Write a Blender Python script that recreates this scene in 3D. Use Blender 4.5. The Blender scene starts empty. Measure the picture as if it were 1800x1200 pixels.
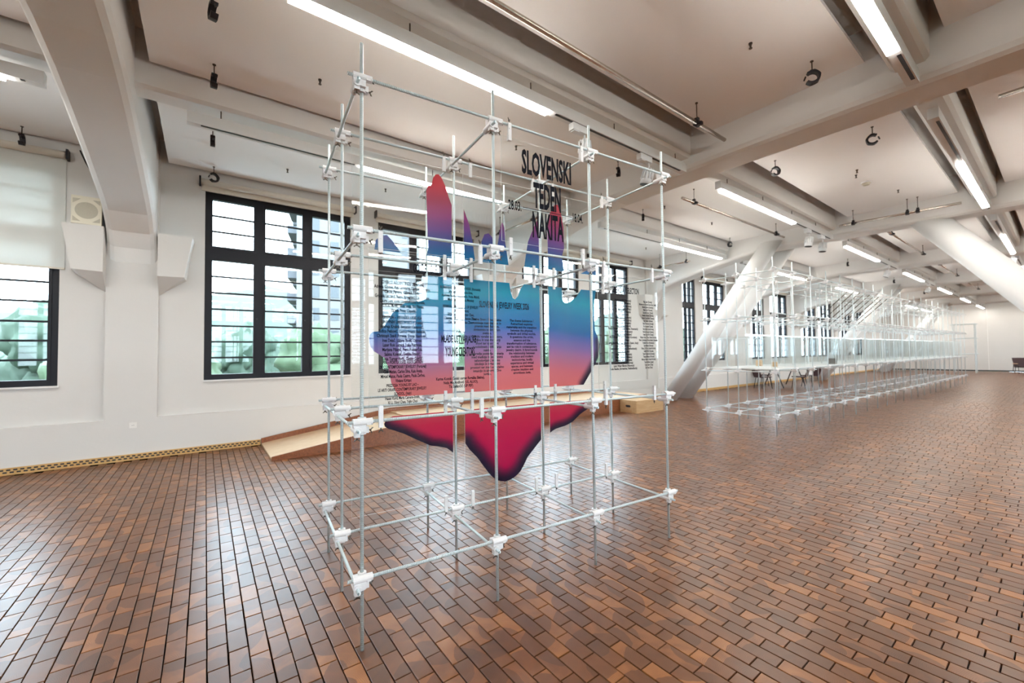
import bpy, bmesh, math, random
from math import pi, sin, cos, radians, sqrt
from mathutils import Matrix, Vector
from mathutils.geometry import delaunay_2d_cdt
random.seed(7)
sc = bpy.context.scene
C = sc.collection

# ------------------------------------------------------------------ camera
HALL = radians(53.4227); PITCH = radians(1.6222); ROLL = radians(-.6448); EYE = 1.5; FPX = 726.353
V0 = Vector((cos(HALL), sin(HALL), 0)); R0 = Vector((sin(HALL), -cos(HALL), 0)); Z0 = Vector((0, 0, 1))
UP = cos(PITCH) * Z0 - sin(PITCH) * V0; FW = sin(PITCH) * Z0 + cos(PITCH) * V0
CXA = cos(ROLL) * R0 + sin(ROLL) * UP; CYA = -sin(ROLL) * R0 + cos(ROLL) * UP
cam_d = bpy.data.cameras.new('camera'); cam = bpy.data.objects.new('camera', cam_d); C.objects.link(cam)
M = Matrix.Identity(4)
for i in range(3):
    M[i][0] = CXA[i]; M[i][1] = CYA[i]; M[i][2] = -FW[i]
M[2][3] = EYE
cam.matrix_world = M
cam_d.sensor_width = 36; cam_d.lens = FPX / 1800 * 36; cam_d.clip_start = .05; cam_d.clip_end = 600
cam_d.dof.use_dof = True; cam_d.dof.focus_distance = 2.5; cam_d.dof.aperture_fstop = 2.2
sc.camera = cam

# ------------------------------------------------------------------ world, exposure
w = bpy.data.worlds.new('overcast_sky'); sc.world = w; w.use_nodes = True
wn = w.node_tree.nodes; wl = w.node_tree.links; wn.clear()
wo = wn.new('ShaderNodeOutputWorld'); wb = wn.new('ShaderNodeBackground')
wb.inputs[0].default_value = (.70, .875, 1.0, 1); wb.inputs[1].default_value = 10.5
wl.new(wb.outputs[0], wo.inputs[0])
vs = sc.view_settings; vs.view_transform = 'Standard'; vs.look = 'None'; vs.gamma = 1; vs.use_curve_mapping = False
vs.exposure = 0.82
cy = sc.cycles
cy.use_denoising = True; cy.max_bounces = 7; cy.diffuse_bounces = 5; cy.glossy_bounces = 3
cy.transmission_bounces = 6; cy.transparent_max_bounces = 22; cy.sample_clamp_indirect = 30.0
cy.caustics_reflective = False; cy.caustics_refractive = False
cy.use_adaptive_sampling = True; cy.adaptive_threshold = .08; cy.adaptive_min_samples = 20
LED = 36.0

# ------------------------------------------------------------------ materials
def lin(c):
    return tuple((x / 12.92 if x <= .04045 else ((x + .055) / 1.055) ** 2.4) for x in c)
def s8(r, g, b): return lin((r / 255, g / 255, b / 255))
MATS = {}
def mat(name, col, rough=.5, metal=0., spec=.5, emit=0., noise=0., nscale=8., bump=0., bscale=60.):
    m = bpy.data.materials.new(name); m.use_nodes = True; nt = m.node_tree; n = nt.nodes; l = nt.links
    b = n['Principled BSDF']
    b.inputs['Base Color'].default_value = (*col, 1); b.inputs['Roughness'].default_value = rough
    b.inputs['Metallic'].default_value = metal; b.inputs['Specular IOR Level'].default_value = spec
    if emit:
        b.inputs['Emission Color'].default_value = (*col, 1); b.inputs['Emission Strength'].default_value = emit
    tc = n.new('ShaderNodeTexCoord')
    if noise:
        t = n.new('ShaderNodeTexNoise'); t.inputs['Scale'].default_value = nscale; t.inputs['Detail'].default_value = 4
        l.new(tc.outputs['Object'], t.inputs['Vector'])
        mr = n.new('ShaderNodeMapRange'); mr.inputs[3].default_value = 1 - noise; mr.inputs[4].default_value = 1 + noise * .6
        l.new(t.outputs[0], mr.inputs[0])
        mx = n.new('ShaderNodeMix'); mx.data_type = 'RGBA'; mx.blend_type = 'MULTIPLY'; mx.inputs[0].default_value = 1
        mx.inputs[6].default_value = (*col, 1); l.new(mr.outputs[0], mx.inputs[7]); l.new(mx.outputs[2], b.inputs['Base Color'])
    if bump:
        t2 = n.new('ShaderNodeTexNoise'); t2.inputs['Scale'].default_value = bscale; t2.inputs['Detail'].default_value = 3
        l.new(tc.outputs['Object'], t2.inputs['Vector'])
        bp = n.new('ShaderNodeBump'); bp.inputs['Strength'].default_value = bump; bp.inputs['Distance'].default_value = .01
        l.new(t2.outputs[0], bp.inputs['Height']); l.new(bp.outputs[0], b.inputs['Normal'])
    MATS[name] = m
    return m
mat('wall_paint', (.68, .67, .655), .7, noise=.03, nscale=1.5, bump=.08, bscale=25)
mat('rib_paint', (.79, .79, .785), .65, noise=.03, nscale=2, bump=.1, bscale=18)
mat('board_paint', (.90, .895, .89), .75, noise=.02, nscale=1)
mat('slab_paint', (.76, .74, .72), .8, noise=.05, nscale=2)
mat('frame_paint', (.008, .008, .014), .5, spec=.3, noise=.2, nscale=6)
mat('white_metal', (.78, .80, .82), .4, noise=.02)
mat('offwhite_plastic', (.74, .70, .58), .5, noise=.04, nscale=20)
mat('grille_plastic', (.50, .47, .38), .6, noise=.1, nscale=60)
mat('print_white', (.74, .74, .75), .45, noise=.04, nscale=60, bump=.15, bscale=200)
mat('black_plastic', (.012, .012, .018), .45, noise=.2, nscale=20)
mat('dark_steel', (.10, .085, .07), .4, .8, noise=.2, nscale=80)
mat('pipe_steel', (.62, .56, .50), .26, .9, noise=.2, nscale=30)
mat('zinc', (.62, .68, .70), .32, .85, noise=.1, nscale=40)
mat('ink', (.002, .003, .008), .7, spec=.1, noise=.1)
mat('ink_soft', s8(0, 14, 34), .7, spec=.1, noise=.1)
mat('joint', (.006, .005, .005), 1.0, spec=0., noise=.2)
mat('blind_fabric_roll', (.74, .70, .62), .8, noise=.04, nscale=50)
mat('socket_plastic', (.80, .79, .77), .4, noise=.02)
mat('chair_shell', (.045, .018, .022), .5, noise=.15)
mat('chair_leg', (.03, .03, .035), .4, .5, noise=.1)
mat('table_top', (.70, .68, .64), .5, noise=.04)
mat('tree_leaf', s8(50, 68, 44), .8, noise=.35, nscale=1.5, bump=.6, bscale=4)
mat('tree_leaf_dark', s8(44, 62, 48), .8, noise=.35, nscale=1.2, bump=.6, bscale=4)
mat('bark', (.10, .08, .06), .9, noise=.3)
mat('tower_wall', (.10, .10, .098), .8, noise=.05, nscale=.4)
mat('tower_glass', (.02, .028, .035), .3, noise=.1)
mat('tower_side', (.055, .06, .068), .8, noise=.05, nscale=.4)
mat('grass', s8(70, 82, 60), .9, noise=.2, nscale=.3)
mat('hill_green', s8(46, 60, 52), .9, noise=.3, nscale=.12)
mat('led', (1.0, .94, .85), .5, emit=LED)
mat('led_soft', (.9, .96, 1.0), .5, emit=6.0)
mat('cable_black', (.01, .01, .012), .5, noise=.1)
mat('bounce_paving', (.64, .63, .61), .85, noise=.08, nscale=.6)  # pale tone of the added strips that bounce daylight indoors
mat('roof_red', s8(150, 90, 75), .8, noise=.1)

def wood(name, base, dark, scale=(1, 12, 12), rough=.4):
    m = bpy.data.materials.new(name); m.use_nodes = True; n = m.node_tree.nodes; l = m.node_tree.links; b = n['Principled BSDF']
    tc = n.new('ShaderNodeTexCoord'); mp = n.new('ShaderNodeMapping'); mp.inputs['Scale'].default_value = scale
    l.new(tc.outputs['Object'], mp.inputs[0])
    t = n.new('ShaderNodeTexNoise'); t.inputs['Scale'].default_value = 3; t.inputs['Detail'].default_value = 6; t.inputs['Distortion'].default_value = .6
    l.new(mp.outputs[0], t.inputs['Vector'])
    cr = n.new('ShaderNodeValToRGB'); cr.color_ramp.elements[0].position = .3; cr.color_ramp.elements[1].position = .7
    cr.color_ramp.elements[0].color = (*dark, 1); cr.color_ramp.elements[1].color = (*base, 1)
    l.new(t.outputs[0], cr.inputs[0]); l.new(cr.outputs[0], b.inputs['Base Color']); b.inputs['Roughness'].default_value = rough
    MATS[name] = m
wood('plywood', s8(205, 172, 130), s8(185, 148, 104))
wood('ramp_edge', s8(150, 92, 58), s8(116, 66, 40), (12, 2, 12))
wood('ramp_top', s8(214, 188, 156), s8(196, 164, 128))
wood('baseboard_wood', s8(214, 174, 112), s8(196, 152, 92))

def acrylic(name, tint, refl=1.0):
    m = bpy.data.materials.new(name); m.use_nodes = True; n = m.node_tree.nodes; l = m.node_tree.links; n.clear()
    o = n.new('ShaderNodeOutputMaterial'); tr = n.new('ShaderNodeBsdfTransparent'); tr.inputs[0].default_value = (*tint, 1)
    g = n.new('ShaderNodeBsdfGlossy'); g.inputs['Roughness'].default_value = .02; g.inputs[0].default_value = (1, 1, 1, 1)
    f = n.new('ShaderNodeFresnel'); f.inputs[0].default_value = 1.49
    ge = n.new('ShaderNodeNewGeometry'); iv = n.new('ShaderNodeMath'); iv.operation = 'SUBTRACT'; iv.inputs[0].default_value = refl
    l.new(ge.outputs['Backfacing'], iv.inputs[1])
    ml = n.new('ShaderNodeMath'); ml.operation = 'MULTIPLY'; ml.use_clamp = True
    l.new(f.outputs[0], ml.inputs[0]); l.new(iv.outputs[0], ml.inputs[1])
    mx = n.new('ShaderNodeMixShader'); l.new(ml.outputs[0], mx.inputs[0]); l.new(tr.outputs[0], mx.inputs[1]); l.new(g.outputs[0], mx.inputs[2])
    l.new(mx.outputs[0], o.inputs[0]); MATS[name] = m
acrylic('acrylic', (.975, .985, .985), 1.0)
acrylic('window_glass', (.97, .98, .98), 1.0)

def translucent(name, col, tfac, transp=0.):
    m = bpy.data.materials.new(name); m.use_nodes = True; n = m.node_tree.nodes; l = m.node_tree.links; n.clear()
    o = n.new('ShaderNodeOutputMaterial'); d = n.new('ShaderNodeBsdfDiffuse'); t = n.new('ShaderNodeBsdfTranslucent')
    d.inputs[0].default_value = (*col, 1); t.inputs[0].default_value = (*col, 1)
    mx = n.new('ShaderNodeMixShader'); mx.inputs[0].default_value = tfac
    l.new(d.outputs[0], mx.inputs[1]); l.new(t.outputs[0], mx.inputs[2])
    out = mx
    if transp:
        tr = n.new('ShaderNodeBsdfTransparent'); m2 = n.new('ShaderNodeMixShader'); m2.inputs[0].default_value = transp
        l.new(mx.outputs[0], m2.inputs[1]); l.new(tr.outputs[0], m2.inputs[2]); out = m2
    l.new(out.outputs[0], o.inputs[0]); MATS[name] = m
translucent('acrylic_edge', (.90, .95, .95), .5, .15)
translucent('blind_fabric', (.80, .82, .80), .22, .012)
translucent('shelf_acrylic', (.90, .92, .92), .4, .25)

# the printed artwork: colour per vertex, slightly translucent film
m = bpy.data.materials.new('heart_print'); m.use_nodes = True; n = m.node_tree.nodes; l = m.node_tree.links; n.clear()
o = n.new('ShaderNodeOutputMaterial'); at = n.new('ShaderNodeAttribute'); at.attribute_name = 'Col'
p = n.new('ShaderNodeBsdfPrincipled'); p.inputs['Roughness'].default_value = .25; p.inputs['Specular IOR Level'].default_value = .4
t = n.new('ShaderNodeBsdfTranslucent'); mx = n.new('ShaderNodeMixShader'); mx.inputs[0].default_value = .35
l.new(at.outputs['Color'], p.inputs['Base Color']); l.new(at.outputs['Color'], t.inputs[0])
l.new(p.outputs[0], mx.inputs[1]); l.new(t.outputs[0], mx.inputs[2]); l.new(mx.outputs[0], o.inputs[0]); MATS['heart_print'] = m

# threaded rod: helix in object space (rod axis = local z)
def threaded(name, pitch):
    m = bpy.data.materials.new(name); m.use_nodes = True; n = m.node_tree.nodes; l = m.node_tree.links; b = n['Principled BSDF']
    tc = n.new('ShaderNodeTexCoord'); sp = n.new('ShaderNodeSeparateXYZ'); l.new(tc.outputs['Object'], sp.inputs[0])
    def mt(op, a, b_=None):
        q = n.new('ShaderNodeMath'); q.operation = op
        for i, v in enumerate((a, b_)):
            if v is None: continue
            if isinstance(v, (int, float)): q.inputs[i].default_value = v
            else: l.new(v, q.inputs[i])
        return q.outputs[0]
    ang = mt('DIVIDE', mt('ARCTAN2', sp.outputs[1], sp.outputs[0]), 2 * pi)
    ph = mt('FRACT', mt('ADD', ang, mt('DIVIDE', sp.outputs[2], pitch)))
    tri = mt('ABSOLUTE', mt('SUBTRACT', mt('MULTIPLY', ph, 2), 1))
    cr = n.new('ShaderNodeValToRGB'); cr.color_ramp.elements[0].position = .25; cr.color_ramp.elements[1].position = .6
    cr.color_ramp.elements[0].color = (.20, .29, .32, 1); cr.color_ramp.elements[1].color = (.84, .93, .95, 1)
    l.new(tri, cr.inputs[0]); l.new(cr.outputs[0], b.inputs['Base Color'])
    bp = n.new('ShaderNodeBump'); bp.inputs['Strength'].default_value = .8; bp.inputs['Distance'].default_value = .002
    l.new(tri, bp.inputs['Height']); l.new(bp.outputs[0], b.inputs['Normal'])
    b.inputs['Metallic'].default_value = .25; b.inputs['Roughness'].default_value = .35
    MATS[name] = m
threaded('threaded_rod', .0068)
mat('rod_far', (.60, .67, .69), .38, .3, noise=.05, nscale=60)

# end-grain oak block
def block_mat(name, attr):
    m = bpy.data.materials.new(name); m.use_nodes = True; n = m.node_tree.nodes; l = m.node_tree.links; b = n['Principled BSDF']
    def mt(op, a, b_=None):
        q = n.new('ShaderNodeMath'); q.operation = op
        for i, v in enumerate((a, b_)):
            if v is None: continue
            if isinstance(v, (int, float)): q.inputs[i].default_value = v
            else: l.new(v, q.inputs[i])
        return q.outputs[0]
    if attr:
        a = n.new('ShaderNodeAttribute'); a.attribute_name = 'rnd'; r = a.outputs['Fac']
    else:
        a = n.new('ShaderNodeObjectInfo'); r = a.outputs['Random']
    uv = n.new('ShaderNodeUVMap'); uv.uv_map = 'UVMap'; sp = n.new('ShaderNodeSeparateXYZ'); l.new(uv.outputs[0], sp.inputs[0])
    r2 = mt('FRACT', mt('MULTIPLY', r, 37.77)); r3 = mt('FRACT', mt('MULTIPLY', r, 91.13)); r4 = mt('FRACT', mt('MULTIPLY', r, 173.9))
    # ring centre beyond the block's long side or ends
    cx = mt('MULTIPLY', mt('SUBTRACT', r2, .5), .30); cyy = mt('MULTIPLY', mt('SUBTRACT', r3, .5), .30)
    geo = n.new('ShaderNodeNewGeometry'); nz = n.new('ShaderNodeTexNoise'); nz.inputs['Scale'].default_value = 14; nz.inputs['Detail'].default_value = 3
    l.new(geo.outputs['Position'], nz.inputs['Vector'])
    dx = mt('SUBTRACT', sp.outputs[0], cx); dy = mt('SUBTRACT', sp.outputs[1], cyy)
    d = mt('SQRT', mt('ADD', mt('MULTIPLY', dx, dx), mt('MULTIPLY', dy, dy)))
    d = mt('ADD', d, mt('MULTIPLY', mt('SUBTRACT', nz.outputs[0], .5), .03))
    ring = mt('ADD', mt('MULTIPLY', mt('SINE', mt('MULTIPLY', d, 900.)), .5), .5)
    sap = mt('GREATER_THAN', d, mt('ADD', .10, mt('MULTIPLY', r4, .10)))
    nz2 = n.new('ShaderNodeTexNoise'); nz2.inputs['Scale'].default_value = 6; nz2.inputs['Detail'].default_value = 5; nz2.inputs['Distortion'].default_value = 1.5
    l.new(geo.outputs['Position'], nz2.inputs['Vector'])
    cr = n.new('ShaderNodeValToRGB'); e = cr.color_ramp.elements
    e[0].position = 0; e[0].color = (*s8(70, 43, 26), 1); e[1].position = 1; e[1].color = (*s8(184, 120, 62), 1)
    e2 = e.new(.5); e2.color = (*s8(116, 71, 39), 1)
    val = mt('ADD', mt('MULTIPLY', r, .26), mt('ADD', mt('MULTIPLY', nz2.outputs[0], .42), mt('MULTIPLY', sap, .26)))
    l.new(mt('SUBTRACT', val, .03), cr.inputs[0])
    mx = n.new('ShaderNodeMix'); mx.data_type = 'RGBA'; mx.blend_type = 'MULTIPLY'; mx.inputs[0].default_value = 1
    l.new(cr.outputs[0], mx.inputs[6]); l.new(mt('ADD', .80, mt('MULTIPLY', ring, .24)), mx.inputs[7])
    l.new(mx.outputs[2], b.inputs['Base Color'])
    l.new(mt('ADD', .26, mt('MULTIPLY', nz2.outputs[0], .14)), b.inputs['Roughness'])
    b.inputs['Specular IOR Level'].default_value = .45
    bp = n.new('ShaderNodeBump'); bp.inputs['Strength'].default_value = .06; bp.inputs['Distance'].default_value = .002
    l.new(nz2.outputs[0], bp.inputs['Height']); l.new(bp.outputs[0], b.inputs['Normal'])
    MATS[name] = m
block_mat('oak_block', False); block_mat('oak_blocks', True)

# ------------------------------------------------------------------ mesh helpers
class MB:
    def __init__(s): s.v = []; s.f = []; s.mi = []; s.cur = 0
    def quad(s, idx): s.f.append(idx); s.mi.append(s.cur)
    def box(s, x0, x1, y0, y1, z0, z1):
        b = len(s.v)
        s.v += [(x0, y0, z0), (x1, y0, z0), (x1, y1, z0), (x0, y1, z0), (x0, y0, z1), (x1, y0, z1), (x1, y1, z1), (x0, y1, z1)]
        for q in ((0, 3, 2, 1), (4, 5, 6, 7), (0, 1, 5, 4), (1, 2, 6, 5), (2, 3, 7, 6), (3, 0, 4, 7)): s.quad(tuple(b + i for i in q))
        return s
    def cbox(s, c, d): return s.box(c[0] - d[0] / 2, c[0] + d[0] / 2, c[1] - d[1] / 2, c[1] + d[1] / 2, c[2] - d[2] / 2, c[2] + d[2] / 2)
    def cyl(s, p0, p1, r0, r1=None, seg=12, caps=True):
        r1 = r0 if r1 is None else r1
        p0 = Vector(p0); p1 = Vector(p1); d = (p1 - p0).normalized()
        a = d.orthogonal().normalized(); c = d.cross(a); b = len(s.v)
        for p, r in ((p0, r0), (p1, r1)):
            for i in range(seg):
                t = 2 * pi * i / seg; s.v.append(tuple(p + r * (cos(t) * a + sin(t) * c)))
        for i in range(seg):
            j = (i + 1) % seg; s.quad((b + i, b + j, b + seg + j, b + seg + i))
        if caps:
            s.quad(tuple(b + i for i in reversed(range(seg)))); s.quad(tuple(b + seg + i for i in range(seg)))
        return s
    def tube(s, pts, r, seg=8):
        for a, b in zip(pts[:-1], pts[1:]): s.cyl(a, b, r, seg=seg)
        return s
    def loft(s, rings, closed=True, caps=True):
        b = len(s.v); k = len(rings[0])
        for ring in rings: s.v += [tuple(p) for p in ring]
        for i in range(len(rings) - 1):
            for j in range(k if closed else k - 1):
                j2 = (j + 1) % k
                s.quad((b + i * k + j, b + i * k + j2, b + (i + 1) * k + j2, b + (i + 1) * k + j))
        if caps:
            s.quad(tuple(b + i for i in reversed(range(k)))); s.quad(tuple(b + (len(rings) - 1) * k + i for i in range(k)))
        return s
    def mesh(s, name, mats, smooth=False, fix=True):
        me = bpy.data.meshes.new(name); me.from_pydata(s.v, [], s.f)
        for mm in (mats if isinstance(mats, (list, tuple)) else [mats]): me.materials.append(MATS[mm])
        me.polygons.foreach_set('material_index', s.mi)
        if fix:
            bm = bmesh.new(); bm.from_mesh(me); bmesh.ops.recalc_face_normals(bm, faces=bm.faces); bm.to_mesh(me); bm.free()
        if smooth:
            for pl in me.polygons: pl.use_smooth = len(pl.vertices) == 4
        me.update(); return me
def put(name, me, parent=None, loc=(0, 0, 0), rot=(0, 0, 0), scale=None, **props):
    o = bpy.data.objects.new(name, me); C.objects.link(o); o.location = loc; o.rotation_euler = rot
    if scale: o.scale = scale
    if parent: o.parent = parent
    for k, v in props.items(): o[k] = v
    return o
def thing(name, label, cat, loc=(0, 0, 0), rot=(0, 0, 0), group=None):
    o = put(name, None, None, loc, rot); o.empty_display_size = .1; o['label'] = label; o['category'] = cat
    if group: o['group'] = group
    return o
def tag(o, label, cat, group=None):
    o['label'] = label; o['category'] = cat
    if group: o['group'] = group
    return o
def struct(name, me, parent=None, **k):
    o = put(name, me, parent, **k)
    if parent is None: o['kind'] = 'structure'
    return o
def dup(root, loc, rot=None, label=None):
    r = root.copy(); C.objects.link(r); r.location = loc
    if rot is not None: r.rotation_euler = rot
    if label: r['label'] = label
    for ch in root.children:
        c = ch.copy(); C.objects.link(c); c.parent = r
        for g in ch.children:
            d = g.copy(); C.objects.link(d); d.parent = c
    return r

# ------------------------------------------------------------------ room shell
XN, XF, YW, YO = -11.5, 40.4, 8.22, -9.0      # near end, far end, window wall, opposite wall
SLAB = 4.86; BOARD = 4.505
RIBS = [-6.95, -.87, 5.80, 11.92, 18.02, 24.12, 30.22, 36.32]
HW = .27; RIBX = RIBS + [40.6]
fl = struct('floor', MB().box(XN, XF, YO, YW + .1, -.25, -.02).mesh('floor_bed', 'joint'))

# wood blocks: rows run across the hall (along Y)
BWX, BLY, GAP = .0866, .19, .0058
def block_mesh():
    b = MB(); hx = BWX / 2 - GAP / 2; hy = BLY / 2 - GAP / 2; c = .0015
    b.v = [(-hx, -hy, -.02), (hx, -hy, -.02), (hx, hy, -.02), (-hx, hy, -.02), (-hx, -hy, -c), (hx, -hy, -c), (hx, hy, -c), (-hx, hy, -c),
           (-hx + c, -hy + c, 0), (hx - c, -hy + c, 0), (hx - c, hy - c, 0), (-hx + c, hy - c, 0)]
    for i in range(4):
        j = (i + 1) % 4; b.quad((i, j, 4 + j, 4 + i)); b.quad((4 + i, 4 + j, 8 + j, 8 + i))
    b.quad((8, 9, 10, 11)); return b
bb = block_mesh(); bme = bb.mesh('wood_block', 'oak_block')
uvl = bme.uv_layers.new(name='UVMap')
for lp in bme.loops:
    co = bme.vertices[lp.vertex_index].co; uvl.data[lp.index].uv = (co.x, co.y)
def project(P):
    d = Vector(P) - Vector((0, 0, EYE)); z = d.dot(FW)
    if z < .05: return None
    return 900 + FPX * d.dot(CXA) / z, 600 - FPX * d.dot(CYA) / z, z
cells = []
rr = random.Random(3)
ni = int((XF - XN) / BWX)
for i in range(ni):
    x = XN + (i + .5) * BWX
    off = (.5 * BLY if i % 2 else 0) + rr.uniform(-.03, .03)
    nj = int((YW - YO) / BLY)
    for j in range(-1, nj + 1):
        y = YO + off + (j + .5) * BLY
        if y - BLY / 2 < YO - .02 or y + BLY / 2 > YW + .07: continue
        cells.append((x, y))
vis = []; rest = []
for k, (x, y) in enumerate(cells):
    q = project((x, y, 0))
    if q and -60 < q[0] < 1860 and q[1] < 1235: vis.append((q[2], k))
    elif abs(x) < 6 and y > -4 or (q and q[2] < 14): rest.append(k)
vis.sort()
near = [k for _, k in vis if 0 < project((*cells[k], 0))[0] < 1800][:300]; ns = set(near)
for k in near:
    x, y = cells[k]
    put('wood_block', bme, fl, (x + rr.uniform(-.0008, .0008), y, rr.uniform(-.0012, .0004)), (0, 0, rr.uniform(-.006, .006)))
others = [k for _, k in vis if k not in ns] + rest
V = []; F = []; RN = []; UV = []
for k in others:
    x, y = cells[k]; b0 = len(V); dz = rr.uniform(-.0012, .0004); r = rr.random()
    if (x * x + y * y) < 300:
        V += [(vx + x, vy + y, vz + dz) for vx, vy, vz in bb.v]
        for f in bb.f:
            F.append(tuple(b0 + i for i in f)); RN.append(r); UV += [bb.v[i][:2] for i in f]
    else:
        V += [(vx + x, vy + y, vz + dz) for vx, vy, vz in bb.v[8:]]
        F.append((b0, b0 + 1, b0 + 2, b0 + 3)); RN.append(r); UV += [bb.v[8 + i][:2] for i in range(4)]
me = bpy.data.meshes.new('wood_blocks'); me.from_pydata(V, [], F); me.materials.append(MATS['oak_blocks'])
a = me.attributes.new('rnd', 'FLOAT', 'FACE'); a.data.foreach_set('value', RN)
ul = me.uv_layers.new(name='UVMap'); ul.data.foreach_set('uv', [c for uv in UV for c in uv])
o = put('wood_blocks', me, fl); o['kind'] = 'stuff'

# walls with window openings -----------------------------------------------------
WZ0, WZ1 = 1.12, 4.20
WINS = []
for bay, (a0, a1) in enumerate(zip(RIBS[:-1], RIBS[1:])):
    if bay == 1: WINS += [(-.02, 2.26), (2.80, 5.06)]
    elif bay == 0: WINS += [(-6.30, -4.20), (-3.88, -1.63)]
    elif bay == 2: WINS += [(6.50, 8.55), (8.98, 10.78)]
    elif bay == 3: WINS += [(13.85, 14.70), (15.25, 16.9)]
    elif bay == 4: WINS += [(19.2, 20.55), (21.2, 23.15)]
    else:
        WINS += [(a0 + .78, a0 + 2.9), (a0 + 3.3, a0 + 5.42)]
def wall_with_openings(mb, y0, y1, x0, x1, z0, z1, opens):
    xs = x0
    for (p, q) in opens:
        mb.box(xs, p, y0, y1, z0, z1); mb.box(p, q, y0, y1, z0, WZ0); mb.box(p, q, y0, y1, WZ1, z1); xs = q
    mb.box(xs, x1, y0, y1, z0, z1)
mb = MB(); wall_with_openings(mb, YW + .07, YW + .5, XN, XF, 0, SLAB, WINS)
mb.box(XN, XF, YW, YW + .08, 0, .60)                             # projecting lower wall
for rx in RIBS: mb.box(rx - .29, rx + .29, YW, YW + .08, .6, SLAB)   # pilasters
wall_l = struct('wall_left', mb.mesh('wall_left', 'wall_paint'))
mb = MB(); wall_with_openings(mb, YO - .5, YO, XN, XF, 0, SLAB, WINS)
struct('wall_right', mb.mesh('wall_right', 'wall_paint'))
mb = MB().box(XF, XF + .3, YO, YW + .5, 0, SLAB)
far = struct('wall_back', mb.mesh('wall_back', 'wall_paint'))
mb = MB()
for y in (3.1, 5.2, .9, -1.5): mb.box(XF - .012, XF + .01, y - .012, y + .012, .1, 4.2)
put('panel_joint', mb.mesh('panel_joint', 'board_paint'), far)
struct('wall_front', MB().box(XN - .3, XN, YO, YW + .5, 0, SLAB).mesh('wall_front', 'wall_paint'))
struct('trim_1', MB().box(XF - .03, XF, YO, YW, 0, .07).mesh('trim_1', 'frame_paint'))
struct('trim_2', MB().box(XF - .25, XF - .2, YO, YW, 4.38, 4.44).mesh('trim_2', 'black_plastic'))

# ceiling slab, ribs, longitudinal beams, suspended boards -------------------------
ceil = struct('ceiling', MB().box(XN, XF + .3, YO - .5, YW + .5, SLAB, SLAB + .2).mesh('ceiling_slab', 'slab_paint'))
BEAMS = [5.69, 3.27, .85, -1.57, -3.99, -6.41]
PROF = [(8.24, 2.70), (8.22, 2.9), (8.15, 3.1), (8.0, 3.30), (7.69, 3.5), (7.38, 3.59), (7.06, 3.67), (6.5, 3.80), (5.8, 3.945), (5.17, 4.05), (4.6, 4.10), (4.0, 4.10), (2.5, 4.09), (.6, 4.06), (-.4, 4.05)]
full = PROF + [(-.78 - y, z) for y, z in reversed(PROF[:-1])]
def rib_ring(y, z):
    c = .07
    return [(-HW, y, SLAB + .02), (-HW, y, z + c), (-HW + .025, y, z + .025), (-HW + c, y, z), (HW - c, y, z), (HW - .025, y, z + .025), (HW, y, z + c), (HW, y, SLAB + .02)]
ribme = MB().loft([rib_ring(y, z) for y, z in full]).mesh('rib', 'rib_paint')
for rx in RIBS: struct('ceiling_rib', ribme, loc=(rx, 0, 0))
# corbels either side of each pier
def corbel(sx):
    b = MB(); q = [(.29, 3.34), (.70, 3.33), (.60, 2.71), (.29, 2.70)]
    front = [(sx * x, 8.0, z) for x, z in q]; back = [(sx * .29, 8.3, 3.34), (sx * .72, 8.3, 3.33), (sx * .62, 8.3, 2.70), (sx * .29, 8.3, 2.44)]
    b.loft([front, back]); return b.mesh('corbel', 'wall_paint')
cl, cr_ = corbel(-1), corbel(1)
for rx in RIBS:
    struct('wall_corbel', cl, loc=(rx, 0, 0)); struct('wall_corbel', cr_, loc=(rx, 0, 0))
for a0, a1 in zip(RIBX[:-1], RIBX[1:]):
    for by in BEAMS:
        c = .035; h = .14; zb = 4.26; x0 = a0 + HW - .02; x1 = a1 - HW + .02
        ring = lambda x: [(x, by - h, SLAB + .02), (x, by - h, zb + c), (x, by - h + c, zb), (x, by + h - c, zb), (x, by + h, zb + c), (x, by + h, SLAB + .02)]
        struct('ceiling_beam', MB().loft([ring(x0), ring(x1)]).mesh('ceiling_beam', 'rib_paint'))
spans = [(5.92, 8.22), (3.56, 5.48), (1.19, 2.91), (-1.30, .61), (-3.75, -1.8), (-6.15, -4.2), (-8.9, -6.6)]
for a0, a1 in zip(RIBX[:-1], RIBX[1:]):
    for y0, y1 in spans:
        x0 = a0 + .39; x1 = a1 - .26
        put('ceiling_panel', MB().box(x0, x1, y0, y1, BOARD, BOARD + .04).mesh('ceiling_panel', 'board_paint'), ceil)

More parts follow.
